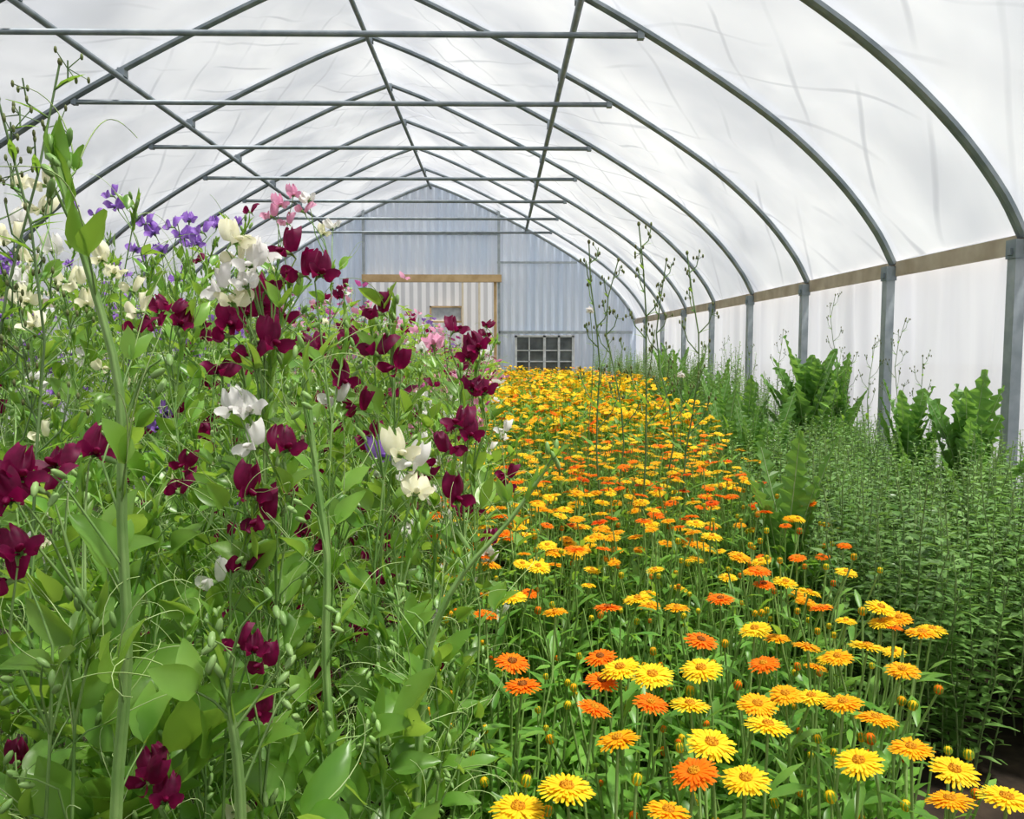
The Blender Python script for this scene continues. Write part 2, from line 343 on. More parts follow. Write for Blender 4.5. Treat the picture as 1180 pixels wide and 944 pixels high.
def vine(ms, ml, mt, path, sp=.08, ls=1.0, r=.003, tend=1.0, zmin=.1, wing=False, wide=1.0, taper=0.0):
    ms.tube(path, r, r * .45, n=7)
    if wing:
        N_ = len(path)
        for sg in (-1, 1):
            b = len(ms.v)
            for i, p in enumerate(path):
                rw = r * (1 - .55 * i / N_); ms.v += [p + V((sg * rw * .6, -.0004, 0)), p + V((sg * rw * 1.9, .0006, 0))]
            for i in range(N_ - 1): q = b + 2 * i; ms.face((q, q + 1, q + 3, q + 2))
    acc = 0; a = rr(0, 6); zt = path[-1].z; ls0 = ls
    for p, q in zip(path, path[1:]):
        seg = (q - p).length; t = -acc
        while t + sp <= seg:
            t += sp; c = p.lerp(q, t / seg)
            if c.z < zmin: continue
            ls = ls0 * (1 - taper * max(0, min(1, (c.z - zt + .5) / .5)))
            a += PI + rr(-.8, .8)
            out = V((math.cos(a), math.sin(a), rr(.2, 1.2) + taper)).normalized(); e = c + out * (.022 * ls + rr(0, .02))
            ms.tube([c, c.lerp(e, .5) + V((0, 0, .003)), e], r * .42, r * .32, n=3)
            L = rr(.034, .060) * ls
            for s in (-1, 1):
                dd = (Matrix.Rotation(s * rr(.4, .95), 3, 'Z') @ out) + V((0, 0, rr(-.2, .9)))
                nn = (V((0, 0, 1)) + V((rr(-.9, .9), rr(-1.4, .1), 0))); ml.leaf(e, dd, nn, L * rr(.85, 1.1), L * rr(.38, .56) * wide, 6, fold=rr(.2, .85), droop=rr(-.1, .35), ph=rr(0, 6))
            if R.random() < .5: ml.leaf(c, out + V((0, 0, .6)), V((0, -1, .3)), .024 * ls, .007 * ls, 2)
            if R.random() < .8 * tend: tendril(mt, e, out + V((0, 0, .3)), step=.013)
            if R.random() < .5 * tend: tendril(mt, e, out + V((rr(-.8, .8), rr(-.8, .8), .3)), n=9)
            if R.random() < .3 * tend: tendril(mt, c, V((rr(-.8, .8), rr(-.8, .8), .6)), n=13, step=.012)
        acc = seg - t if t > 0 else acc + seg
        if acc >= sp: acc = 0
    ls = ls0
    top = path[-1]; d = (path[-1] - path[-2]).normalized()
    for k in range(7):
        ml.leaf(top - d * .009 * k, d * 2.4 + V((rr(-.5, .5), rr(-.5, .5), .4)), V((rr(-1, 1), rr(-1, 1), .2)), rr(.022, .042) * ls, rr(.006, .010) * ls, 4, fold=.6)
    for k in range(4): ms.blob(top + V((rr(-.012, .012), rr(-.01, .01), rr(-.02, .025))), .003, .008, V((rr(-.5, .5), rr(-.5, .5), 1)))
def wander(a, b, n=9, amp=.03):
    pts = []; o = rr(0, 50)
    for i in range(n + 1):
        t = i / n; p = a.lerp(b, t); k = math.sin(PI * t * .5)
        pts.append(p + V((noise.noise(V((o, t * 3, 0))), noise.noise(V((o + 9, t * 3, 0))), 0)) * amp * 2 * k)
    return pts
def peduncle(ms, root, p, r=.0015):
    mid = root.lerp(p, .5) + V((rr(-.015, .015), rr(-.01, .01), .012)); ms.tube([root, root.lerp(mid, .5), mid, mid.lerp(p, .5) + V((0, 0, .003)), p], r, r * .6, n=4)
def bare(ms, q, L0=.13):
    "a flowerless peduncle with a few green buds or a small seed pod"
    az = rr(0, 6.28); L = rr(.05, L0); e = q + V((math.cos(az) * L * .6, math.sin(az) * L * .6, L)); peduncle(ms, q, e, .0013)
    if R.random() < .75:
        for k in range(3): ms.blob(e + V((rr(-.008, .008), rr(-.008, .008), -.01 * k)), .003, .007, V((rr(-1, 1), rr(-1, 1), .6)))
    else: ms.leaf(e, V((rr(-1, 1), rr(-1, 1), .8)), V((rr(-1, 1), 1, 0)), .035, .006, 3, fold=.6)
BACKOFF = V((0, -.013, -.010))
def frot(): return Euler((rr(-.45, .35), rr(-.5, .5), PI + rr(-1.4, 1.4)))
def put_flower(root, p, col, rot=None, sc=None, near=True):
    rot = rot or frot(); sc = sc or rr(.85, 1.05)
    f = ob('flower', R.choice(FL[col]) if near else FLM[col], root, p, rot, sc)
    if near: ob('calyx', CAL, f)
    return f
def pea_variant(h=1.45, nv=6, spread=.17, ls=1.0, sp=.08, nf=9, lo=4, nb=10):
    ms, ml, mt = MB(), MB(), MB(); sites = []
    for k in range(nv):
        a = rr(0, 2 * PI); b = V((math.cos(a), math.sin(a), 0)) * rr(0, .05); t = V((math.cos(a) * spread * rr(.3, 1.2), math.sin(a) * spread * rr(.3, 1.2), h * rr(.72, 1.0)))
        pa = wander(b, t, 9, .06); vine(ms, ml, mt, pa, sp, ls, r=.0024)
        for j in range(nf // nv + (1 if k < nf % nv else 0)):
            q = pa[R.randint(lo, 9)]; az = rr(0, 2 * PI); e = q + V((math.cos(az) * rr(.03, .09), math.sin(az) * rr(.03, .09), rr(.05, .12)))
            peduncle(ms, q, e)
            for i in range(R.choice([1, 1, 2, 2])): sites.append(e + V((rr(-.012, .012), rr(-.012, .012), -.032 * i)))
        for j in range(nb // nv + 1): bare(ms, pa[R.randint(2, 9)])
    return ms.mesh('stem', [M['pea_stem']]), ml.mesh('leaves', [M['pea_leaf']]), mt.mesh('tendrils', [M['tendril']]), sites
PV = [pea_variant() for _ in range(6)]
PVL = [pea_variant(nv=8, nf=4, sp=.075, ls=1.25) for _ in range(3)]
PVW = [pea_variant(nv=6, nf=14, lo=2) for _ in range(2)]
PNAME = {'burgundy': 'dark burgundy', 'cream': 'cream', 'white': 'white', 'pink': 'soft pink', 'lavender': 'lavender purple', 'magenta': 'magenta pink'}
def pea_plant(x, y, h, cols, label, group, near=True, var=None, frac=1.0):
    st, le, te, sites = var or R.choice(PV); s = h / 1.45
    root = tag(ob('sweet_pea_plant', None, loc=(x, y, 0), rot=(0, 0, rr(0, 6.28)), sc=(1, 1, s)), label, 'sweet pea plant', group); a = root.rotation_euler.z
    ob('stem', st, root); ob('leaves', le, root)
    if near: ob('tendrils', te, root)
    for p in sites:
        if R.random() > frac: continue
        f = frot(); f.z -= a; put_flower(root, p, R.choice(cols), f, (.82, .82, .82 / s) if near else (1.0, 1.0, 1.0 / s), near)
    return root
def hero(cx, d, flowers, label, nvine=3, extra=(), ls=1.0, top=None, sp=.075, xr=.05, esp=.10, els=1.0, fs=1.0, tend=1.0, etaper=0.0, er=.0030):
    pts = [(at(px, py, dd), c) for px, py, dd, c in flowers]
    base = at(cx, 402, d); base.z = 0
    root = tag(ob('sweet_pea_plant', None, loc=base), label, 'sweet pea plant')
    ms, ml, mt = MB(), MB(), MB(); zt = top if top else max([p.z for p, _ in pts] + [.6]) - .02; paths = []
    tgt = [p for p, _ in pts] or [base + V((0, 0, zt))]
    for k in range(nvine):
        t = tgt[(k * 2) % len(tgt)]; e = V((t.x - base.x + rr(-xr, xr), t.y - base.y + rr(0, .06), zt * rr(.82, 1.0)))
        pa = wander(V((rr(-.03, .03), rr(-.03, .03), 0)), e, 10, .035); paths.append(pa); vine(ms, ml, mt, pa, sp, ls, r=.0027, tend=tend)
        for j in range(6): bare(ms, pa[R.randint(3, 9)], .10)
    for poly in extra:
        pa = [at(*q) - base for q in poly]; fin = []
        for i in range(len(pa) - 1):
            for j in range(3): fin.append(pa[i].lerp(pa[i + 1], j / 3))
        fin.append(pa[-1])
        for _ in range(2): fin = [fin[0]] + [(fin[i - 1] + fin[i] * 2 + fin[i + 1]) / 4 for i in range(1, len(fin) - 1)] + [fin[-1]]
        vine(ms, ml, mt, fin, esp, els, r=er, wing=True, wide=1.1, taper=etaper); paths.append(fin)
        for j in range(4): bare(ms, fin[R.randint(len(fin) // 3, len(fin) - 2)], .08)
    for p, c in pts:
        q = p - base; cand = [v for pa in paths for v in pa if v.z < q.z - .05] or [V((0, 0, .3))]
        n = min(cand, key=lambda v: (v - (q - V((0, 0, .13)))).length); rot = frot()
        if rot.z > PI + .7: rot.z -= .4
        peduncle(ms, n, q + rot.to_matrix() @ BACKOFF); put_flower(root, q, c, rot, rr(.86, 1.05) * fs)
    ob('stem', ms.mesh('stem', [M['pea_stem']]), root); ob('leaves', ml.mesh('leaves', [M['pea_leaf']]), root); ob('tendrils', mt.mesh('tendrils', [M['tendril']]), root)
    return root
B, W_, CRM, LV, PK = 'burgundy', 'white', 'cream', 'lavender', 'pink'
hero(20, .66, [(20, 552, .66, B), (46, 566, .68, B), (12, 578, .64, B), (22, 640, .64, B), (10, 672, .66, B), (108, 525, .74, B), (66, 540, .7, B)], 'sweet pea with dark burgundy flowers touching the left photo edge', 2, ls=1.05, fs=.85)
hero(140, .62, [(168, 905, .68, B), (190, 925, .68, B), (178, 890, .7, B)], 'tallest foreground sweet pea with thick pale stem and large paired leaves', 1, ls=1.0, top=.75,
     extra=[[(140, 1250, .62), (128, 944, .62), (150, 760, .62), (138, 600, .62), (143, 450, .62), (104, 320, .62), (64, 190, .62)]], fs=.75, esp=.08, els=1.3, etaper=.62)
hero(275, .64, [(290, 752, .76, B), (305, 770, .78, B), (272, 745, .76, B), (296, 825, .78, B)], 'sweet pea with burgundy flowers low at the bottom left of centre', 2,
     extra=[[(275, 1250, .6), (280, 944, .6), (270, 840, .6), (250, 760, .6)]], fs=.7, els=1.25, ls=1.1)
hero(285, 1.0, [(270, 280, .98, CRM), (290, 308, .98, W_), (255, 335, .98, W_), (272, 300, 1.0, CRM), (298, 297, 1.0, W_), (270, 352, .98, CRM), (285, 332, .98, W_)], 'sweet pea topped by the largest spray of cream white flowers', 2, top=1.28)
hero(335, 1.1, [(330, 292, 1.05, B), (368, 318, 1.05, B), (308, 335, 1.05, B), (300, 355, 1.08, B), (345, 318, 1.05, B), (285, 365, 1.05, B), (326, 372, 1.1, B), (286, 415, 1.0, B), (313, 398, 1.0, B), (362, 410, 1.1, B)], 'sweet pea with many dark burgundy flowers right of the cream spray', 3, top=1.3)
hero(420, 1.2, [(437, 362, 1.15, B), (432, 408, 1.15, B), (455, 426, 1.15, B), (396, 443, 1.1, B), (412, 472, 1.1, B), (385, 463, 1.1, W_), (402, 395, 1.2, B)], 'sweet pea with burgundy flowers and one small white bloom at its side', 3, top=1.22)
hero(525, 1.35, [(552, 403, 1.3, B), (544, 450, 1.3, B), (525, 382, 1.35, B), (540, 414, 1.3, B), (558, 455, 1.3, B), (500, 400, 1.4, 'pink')], 'sweet pea leaning out beside the far end of the calendula bed', 2, top=1.15)
hero(505, 1.15, [(530, 492, 1.12, B), (518, 522, 1.12, B), (525, 577, 1.1, B), (542, 504, 1.12, B), (440, 528, 1.2, LV)], 'sweet pea with burgundy flowers overhanging the yellow calendulas', 2, top=1.0)
hero(455, 1.0, [(478, 572, 1.0, CRM), (460, 526, 1.0, CRM), (474, 538, 1.02, W_)], 'sweet pea with two round cream blooms beside the calendula bed', 2, top=.98, extra=[[(385, 1200, .85), (390, 944, .85), (372, 760, .85), (380, 640, .85), (362, 540, .85), (352, 420, .85)]], els=1.0, esp=.075, etaper=.4)
hero(290, .92, [(286, 570, .92, B), (305, 603, .92, B), (278, 657, .92, B), (328, 520, .97, B), (270, 474, .97, W_), (293, 516, .97, W_), (247, 672, .97, W_), (288, 478, .97, W_), (204, 568, 1.1, B)], 'sweet pea with mixed white and burgundy flowers in mid height', 3, top=1.05)
hero(235, 1.15, [(253, 432, 1.15, B), (265, 375, 1.15, B), (195, 358, 1.35, B), (155, 382, 1.35, B), (207, 376, 1.35, B), (262, 388, 1.15, B), (160, 360, 1.35, CRM)], 'sweet pea with small burgundy flowers left of the cream spray', 3, top=1.22)
hero(60, 1.35, [(50, 215, 1.45, CRM), (15, 278, 1.4, CRM), (30, 350, 1.35, CRM), (90, 330, 1.4, CRM), (150, 335, 1.5, CRM), (20, 258, 1.45, W_), (75, 325, 1.45, CRM), (45, 245, 1.45, CRM), (100, 352, 1.4, CRM), (40, 378, 1.3, CRM), (22, 215, 1.5, CRM), (60, 290, 1.5, W_), (118, 300, 1.5, CRM), (22, 330, 1.4, W_), (130, 318, 1.5, CRM)], 'sweet pea covered in cream flowers at the upper left', 4, top=1.42)
hero(180, 2.0, [(128, 226, 2.0, LV), (133, 240, 2.0, LV), (168, 258, 2.0, LV), (178, 270, 2.0, LV), (198, 262, 2.0, LV), (210, 274, 2.0, LV), (232, 268, 2.0, LV), (218, 256, 2.1, LV), (226, 282, 2.0, LV), (155, 290, 2.0, LV), (250, 262, 2.1, LV), (186, 292, 2.0, LV)], 'sweet pea topped with lavender purple flowers behind the cream ones', 5, top=1.45, xr=.15)
hero(330, 2.1, [(338, 226, 2.1, PK), (322, 238, 2.1, PK), (348, 244, 2.1, PK), (330, 258, 2.1, PK), (356, 232, 2.1, W_), (312, 250, 2.1, PK), (385, 262, 2.2, W_), (372, 270, 2.2, CRM)], 'sweet pea topped with soft pink flowers above the burgundy ones', 4, top=1.42, xr=.12)
hero(600, 1.0, [], 'arching green sweet pea shoot reaching over the calendulas', 0, top=.7,
     extra=[[(470, 1150, .9), (480, 900, .9), (490, 740, .9), (530, 660, .9), (590, 600, .9), (632, 535, .9)]], els=.8, esp=.075, etaper=.3)
hero(200, .76, [], 'leafy sweet pea without open flowers in the lower left', 4, top=.82, ls=1.5, xr=.1, tend=.9)
hero(330, .80, [], 'leafy sweet pea without flowers beside the bottom burgundy blooms', 4, top=.82, ls=1.3, xr=.1, tend=.9)
hero(60, .70, [], 'leafy sweet pea at the bottom left corner', 4, top=.82, ls=1.5, xr=.1, tend=.9)
hero(130, .95, [], 'leafy sweet pea behind the thick pale foreground stem', 5, top=1.0, ls=1.3, xr=.12, tend=.9)
hero(400, 1.0, [], 'leafy sweet pea below the two round cream blooms', 4, top=.88, ls=1.15, xr=.1, tend=.9)
hero(430, .90, [], 'leafy sweet pea at the bottom edge next to calendulas', 5, top=.80, ls=1.15, xr=.10, tend=.9)
def hX(x, y):
    a = -x
    h = 1.15 + (a - .12) * .55 if a < .9 else 1.55
    return max(1.0, min(1.62, h)) - (min(.25, (y - 3) * .05) if y > 3 and a < 1.1 else 0)
G1 = 'sweet peas in the near left row'
y = .9
while y < 3.1:
    x = -.16
    while x > -1.05:
        xx = x + rr(-.06, .06); yy = y + rr(-.07, .07)
        if yy > .82 and xx > -.66 * yy - .1 and not (yy < 1.3 and xx > -.2):
            h = hX(xx, yy) * rr(.90, 1.0); nf_ = yy < 1.35
            if nf_: h *= .80
            wz = yy > 1.9 and xx > -.45
            c = R.choice(['white', 'pink', 'white', 'pink', 'burgundy']) if wz else (R.choice(['burgundy'] * 5 + ['cream', 'white']) if xx > -.8 else R.choice(['cream', 'white', 'burgundy', 'lavender', 'cream']))
            pea_plant(xx, yy, h, [c], f'sweet pea in the dense near left row with {PNAME[c]} flowers', G1 + ' with ' + PNAME[c] + ' flowers', True, R.choice(PVL) if nf_ else (R.choice(PVW) if wz else None), .4 if nf_ else .85)
        x -= .23
    y += .23
G2 = 'sweet peas in the second left row'
y = 2.1
while y < 5.2:
    for x in (-1.3, -1.6, -1.95):
        xx = x + rr(-.08, .08); yy = y + rr(-.1, .1)
        if xx > -.66 * yy - .15:
            px = 574 + 930 * xx / yy
            c = 'lavender' if 90 < px < 250 else ('pink' if 290 < px < 380 else R.choice(['cream', 'white', 'cream', 'lavender']))
            pea_plant(xx, yy, rr(1.45, 1.62), [c], f'sweet pea in the taller row behind with {PNAME[c]} flowers', G2 + ' with ' + PNAME[c] + ' flowers', yy < 3)
    y += .27
def pea_far(cols):
    mb = MB(); fm = [pea_flower(c, 2, 1) for c in cols]; mats = [M['pea_leaf'], M['pea_stem']] + [M['p_' + c] for c in cols]
    for k in range(9):
        a = rr(0, 6.28); r = rr(.05, .24); p = V((math.cos(a) * r, math.sin(a) * r, 0)); mb.tube(wander(p, p + V((rr(-.08, .08), rr(-.08, .08), rr(1.15, 1.5))), 5, .05), .004, .002, n=3, m=1)
    for k in range(260):
        a = rr(0, 6.28); r = rr(.02, .3); z = rr(.15, 1.4); mb.leaf(V((math.cos(a) * r, math.sin(a) * r, z)), V((rr(-1, 1), rr(-1, 1), rr(-.2, 1))), V((rr(-.5, .5), rr(-.8, .2), 1)), rr(.04, .075), rr(.018, .034), 2, m=0)
    for k in range(28):
        a = rr(0, 6.28); r = rr(.1, .32); z = rr(.45, 1.5); i = R.randrange(len(cols))
        mb.add(fm[i], Matrix.Translation((math.cos(a) * r, math.sin(a) * r, z)) @ Euler((rr(-.3, .3), rr(-.3, .3), rr(0, 6.28))).to_matrix().to_4x4() @ Matrix.Scale(1.05, 4), 2 + i)
    return mb.mesh('pea_far', mats)
FAR = {'pale': [pea_far(['white', 'pink', 'pink']), pea_far(['white', 'magenta', 'pink'])], 'dark': [pea_far(['burgundy', 'pink', 'magenta'])], 'cool': [pea_far(['lavender', 'white', 'pink']), pea_far(['cream', 'lavender', 'white'])]}
FLAB = {'pale': 'distant sweet pea with white and pink flowers beside the calendulas', 'dark': 'distant sweet pea with dark and magenta flowers', 'cool': 'distant sweet pea with pale lavender and cream flowers'}
def far_pea(x, y, h, kind):
    tag(ob('sweet_pea_plant', R.choice(FAR[kind]), loc=(x, y, 0), rot=(0, 0, rr(0, 6)), sc=(1, 1, h / 1.45)), FLAB[kind], 'sweet pea plant', 'distant sweet peas ' + kind)
y = 3.2
while y < 17.6:
    for x in (-.3, -.65):
        far_pea(x + rr(-.08, .08), y + rr(-.1, .1), hX(x, y) * rr(.92, 1.05), R.choice(['pale', 'pale', 'dark']) if x > -.5 else R.choice(['pale', 'dark', 'cool']))
    y += .36
y = 5.3
while y < 17.6:
    for x in (-1.3, -1.85): far_pea(x + rr(-.1, .1), y + rr(-.1, .1), rr(1.35, 1.55), R.choice(['cool', 'pale']))
    y += .5
y = 5
while y < 13:
    for x in (-3.0, -3.8): far_pea(x + rr(-.1, .1), y + rr(-.1, .1), rr(1.3, 1.5), 'cool')
    y += .8
# ---------------------------------------------------------------- calendulas
def cal_flower(nl=3, npet=36, lod=0):
    mb = MB(); D = .0335
    for l in range(nl):
        n = npet - 7 * l
        for k in range(n):
            a = 2 * PI * (k + .5 * l) / n + rr(-.06, .06); ca, sa = math.cos(a), math.sin(a); r1 = D * (1 - .14 * l) * rr(.88, 1.06); r0 = .006; w = .0023 * 36 / npet
            el = .04 + .12 * l + rr(-.10, .10)
            def pt(r, s, t):
                rad = r0 + (r - r0) * math.cos(el); z = (r - r0) * math.sin(el) - .14 * (r - r0) * t * t + .001 * l - abs(s) * .0007
                return V((ca * rad - sa * s * w, sa * rad + ca * s * w, z))
            b = len(mb.v)
            if lod:
                mb.v += [pt(r0, -.6, 0), pt(r0, .6, 0), pt(r1, .9, 1), pt(r1, -.9, 1)]; mb.face((b, b + 1, b + 2, b + 3))
            else:
                for t, s_ in ((0, .5), (.5, .9), (.9, .85), (1, .35)):
                    for s in (-1, 0, 1): mb.v.append(pt(r0 + (r1 - r0) * t, s * s_, t))
                for i in range(3):
                    q = b + i * 3; mb.face((q, q + 1, q + 4, q + 3)); mb.face((q + 1, q + 2, q + 5, q + 4))
    return mb
def disc_mb():
    mb = MB(); mb.blob(V((0, 0, .003)), .0088, .0042, n=12, k=6)
    for k in range(22):
        a = rr(0, 6.28); r = rr(.002, .0085); mb.blob(V((math.cos(a) * r, math.sin(a) * r, .0075 - r * .3)), .001, .0022, n=4, k=2)
    return mb
def sepal_mb():
    mb = MB(); mb.blob(V((0, 0, -.002)), .009, .0055, n=10, k=4); return mb
def bud_mb():
    mb = MB(); mb.blob(V((0, 0, .004)), .008, .0085, n=9, k=5, m=0)
    for k in range(9):
        a = 2 * PI * k / 9; mb.leaf(V((math.cos(a) * .0075, math.sin(a) * .0075, -.002)), V((math.cos(a) * .1, math.sin(a) * .1, 1)), V((math.cos(a), math.sin(a), 0)), .016, .005, 2, m=1)
    return mb
CH = {c: [cal_flower().mesh('fh', [M['c_' + c]]) for _ in range(3)] for c in ('yellow', 'gold', 'orange', 'red')}
CMid = {c: cal_flower(2, 18, 1).mesh('fm', [M['c_' + c]]) for c in CH}
DG = disc_mb().mesh('disc_g', [M['d_gold']]); DB = disc_mb().mesh('disc_b', [M['d_brown']]); SP = sepal_mb().mesh('sepals', [M['cal_leaf']])
BUD = {c: bud_mb().mesh('bud', [M['c_' + c], M['cal_leaf']]) for c in CH}
def cal_stem(ms, ml, b, p, nleaf=6, big=1.0):
    pa = wander(b, p, 6, .02); pa[-1] = p; ms.tube(pa, .0026, .002, n=5); a = rr(0, 6)
    for k in range(nleaf):
        t = (k + .6) / (nleaf + .6); i = t * 6; q = pa[int(i)].lerp(pa[min(6, int(i) + 1)], i % 1); a += 2.4
        L = rr(.06, .11) * (1.15 - .5 * t) * big
        ml.leaf(q, V((math.cos(a), math.sin(a), rr(.3, 1.3))), V((0, 0, 1)), L, L * rr(.22, .32), 4, fold=.3, droop=rr(.1, .5), kind='spoon', ph=rr(0, 6))
def put_cal(root, p, col, tilt, sc, lod=0):
    f = ob('flower_head', R.choice(CH[col]) if lod < 2 else CMid[col], root, p, Euler((tilt[0], tilt[1], rr(0, 6))), sc)
    if lod == 0: ob('sepals', SP, f)
    if lod < 2: ob('disc', DB if col in ('red', 'orange') and R.random() < .5 else DG, f)
    return f
def ctilt(): return (rr(-.18, .22), rr(-.25, .25))
hl = [(860, 898, 'yellow'), (820, 857, 'yellow'), (1100, 888, 'yellow'), (885, 836, 'yellow'), (990, 878, 'yellow'), (715, 770, 'yellow'), (752, 778, 'yellow'), (808, 738, 'orange'),
      (685, 816, 'orange'), (712, 852, 'gold'), (590, 763, 'orange'), (590, 688, 'yellow'), (620, 653, 'yellow'), (560, 708, 'orange'), (653, 908, 'yellow'), (597, 932, 'yellow'), (693, 785, 'orange'),
      (692, 757, 'orange'), (1160, 920, 'yellow'), (1095, 922, 'gold'), (800, 890, 'orange'), (808, 771, 'yellow'), (795, 812, 'yellow'), (873, 812, 'gold'), (935, 803, 'yellow'), (972, 810, 'gold'),
      (750, 810, 'orange'), (905, 800, 'gold'), (1050, 862, 'gold'), (965, 757, 'gold'), (602, 790, 'orange'), (1010, 828, 'gold'), (930, 745, 'gold'), (870, 725, 'yellow'), (640, 705, 'gold'), (700, 700, 'orange'), (770, 935, 'gold'),
      (1000, 745, 'yellow'), (1040, 772, 'gold'), (735, 690, 'yellow'), (780, 700, 'gold'), (830, 690, 'orange'), (880, 765, 'orange'), (1015, 700, 'yellow')]
hl = [(atz(px, py, .66 + rr(-.015, .015)), c) for px, py, c in hl]
bases = [(-.04, .9, 'calendula at the bottom edge nearest the sweet peas'), (.12, .92, 'calendula with orange and golden blooms at the bottom middle'), (.3, .88, 'calendula bearing the largest yellow bloom at the bottom'), (.5, .95, 'calendula with wide yellow blooms at the bottom right'),
         (.02, 1.3, 'calendula with orange flowers against the sweet pea row'), (.2, 1.25, 'calendula with paired yellow blooms before an orange one'), (.38, 1.25, 'calendula with golden flowers just behind the largest bloom'), (.58, 1.25, 'calendula with golden flowers near the bare soil'),
         (-.02, 1.7, 'calendula with single yellow bloom low beside sweet peas'), (.2, 1.65, 'calendula with small orange blooms in the front third of bed'), (.45, 1.65, 'calendula with an orange bloom at middle right of bed')]
grp = {i: [] for i in range(len(bases))}
for p, c in hl:
    i = min(range(len(bases)), key=lambda k: (bases[k][0] - p.x) ** 2 + (bases[k][1] - p.y) ** 2); grp[i].append((p, c))
for i, (bx, byy, lab) in enumerate(bases):
    root = tag(ob('calendula_plant', None, loc=(bx, byy, 0)), lab, 'calendula plant'); ms, ml = MB(), MB()
    for p, c in grp[i]:
        q = p - V((bx, byy, 0)); sc = rr(.84, .98) if c == 'yellow' else rr(.72, .86)
        cal_stem(ms, ml, V((rr(-.03, .03), rr(-.03, .03), 0)), q - V((0, 0, .004)), 7); put_cal(root, q, c, ctilt(), sc)
    for k in range(15):
        q = V((rr(-.14, .14), rr(-.14, .14), rr(.45, .65))); cal_stem(ms, ml, V((0, 0, 0)), q, 9); ob('bud', BUD[R.choice(['yellow', 'orange', 'gold', 'yellow'])], root, q, (rr(-.3, .3), rr(-.3, .3), 0), rr(.6, 1.0))
    for k in range(24):
        q = V((rr(-.15, .15), rr(-.15, .15), rr(.28, .58))); cal_stem(ms, ml, V((rr(-.05, .05), rr(-.05, .05), 0)), q, 10, 1.1)
    ob('stems', ms.mesh('cs', [M['cal_stem']]), root); ob('leaves', ml.mesh('cl', [M['cal_leaf']]), root)
def cal_variant():
    ms, ml = MB(), MB(); sites = []
    for k in range(18):
        a = rr(0, 6.28); r = rr(.02, .17); q = V((math.cos(a) * r, math.sin(a) * r, rr(.54, .70))); cal_stem(ms, ml, V((rr(-.04, .04), rr(-.04, .04), 0)), q, 7); sites.append(q)
    for k in range(8):
        q = V((rr(-.15, .15), rr(-.15, .15), rr(.4, .62))); cal_stem(ms, ml, V((0, 0, 0)), q, 8, 1.1)
    return ms.mesh('cs', [M['cal_stem']]), ml.mesh('cl', [M['cal_leaf']]), sites
CV = [cal_variant() for _ in range(5)]
def bedR(y):
    P = [(0, .6), (1, .68), (2, .84), (3, 1.0), (5, 1.35), (8, 1.7), (12, 2.0), (18, 2.3)]
    for (a, ra), (b, rb) in zip(P, P[1:]):
        if a <= y <= b: return ra + (rb - ra) * (y - a) / (b - a)
    return 2.3
def ccol(x, y):
    r = R.random()
    if y > 1.9 and y < 4.5 and x > .35: return 'yellow' if r < .38 else ('gold' if r < .68 else ('orange' if r < .96 else 'red'))
    if y > 3.2: return 'yellow' if r < .64 else ('gold' if r < .90 else 'orange')
    return 'yellow' if r < .50 else ('gold' if r < .76 else ('orange' if r < .96 else 'red'))
y = 1.45
while y < 5:
    x = -.12
    while x < bedR(y):
        xx = x + rr(-.05, .05); yy = y + rr(-.05, .05)
        if not (yy < 1.75 and xx < .5):
            st, le, sites = R.choice(CV); a = rr(0, 6.28)
            zone = 'near' if yy < 3 else 'middle'
            root = tag(ob('calendula_plant', None, loc=(xx, yy, 0), rot=(0, 0, a)), f'bushy calendula with yellow and orange flowers in the {zone} of the bed', 'calendula plant', f'calendulas in the {zone} of the bed')
            ob('stems', st, root); ob('leaves', le, root)
            for q in sites:
                r = R.random()
                if r < (.45 if yy < 2.2 else .68): t = ctilt(); put_cal(root, q, ccol(xx, yy), t, rr(.58, .88), 0 if yy < 2.2 else (1 if yy < 3.2 else 2))
                elif r < .9 and yy < 3: ob('bud', BUD[ccol(xx, yy)], root, q, (0, 0, 0), rr(.7, 1.0))
        x += .25
    y += .25
def cal_far(nleaf=150, nfl=21):
    mb = MB(); mats = [M['cal_leaf'], M['c_yellow'], M['c_gold'], M['c_orange']]; fm = cal_flower(2, 12, 1)
    for k in range(nleaf):
        a = rr(0, 6.28); r = rr(0, .22); mb.leaf(V((math.cos(a) * r, math.sin(a) * r, rr(.1, .64))), V((rr(-1, 1), rr(-1, 1), rr(.2, 1))), V((0, 0, 1)), rr(.07, .12), .025, 2)
    for k in range(nfl):
        a = rr(0, 6.28); r = .24 * math.sqrt(R.random()); i = R.choice([1, 1, 1, 1, 2, 2, 3]); p = V((math.cos(a) * r, math.sin(a) * r, rr(.58, .72)))
        mb.tube([V((p.x * .3, p.y * .3, 0)), V((p.x * .8, p.y * .8, .3)), p], .003, .002, n=3)
        mb.add(fm, Matrix.Translation(p) @ Euler((rr(-.1, .6), rr(-.3, .3), rr(0, 6))).to_matrix().to_4x4() @ Matrix.Scale(rr(.68, .92), 4), i)
    return mb.mesh('cal_far', mats)
CF = [cal_far() for _ in range(5)]
y = 5.1
while y < 17.8:
    x = -.1; st_ = .33 + (y - 5) * .012
    while x < bedR(y):
        tag(ob('calendula_plant', R.choice(CF), loc=(x + rr(-.08, .08), y + rr(-.08, .08), 0), rot=(0, 0, rr(0, 6)), sc=rr(.95, 1.1)), 'distant calendula with yellow flowers toward the back wall', 'calendula plant', 'distant calendulas')
        x += st_
    y += st_
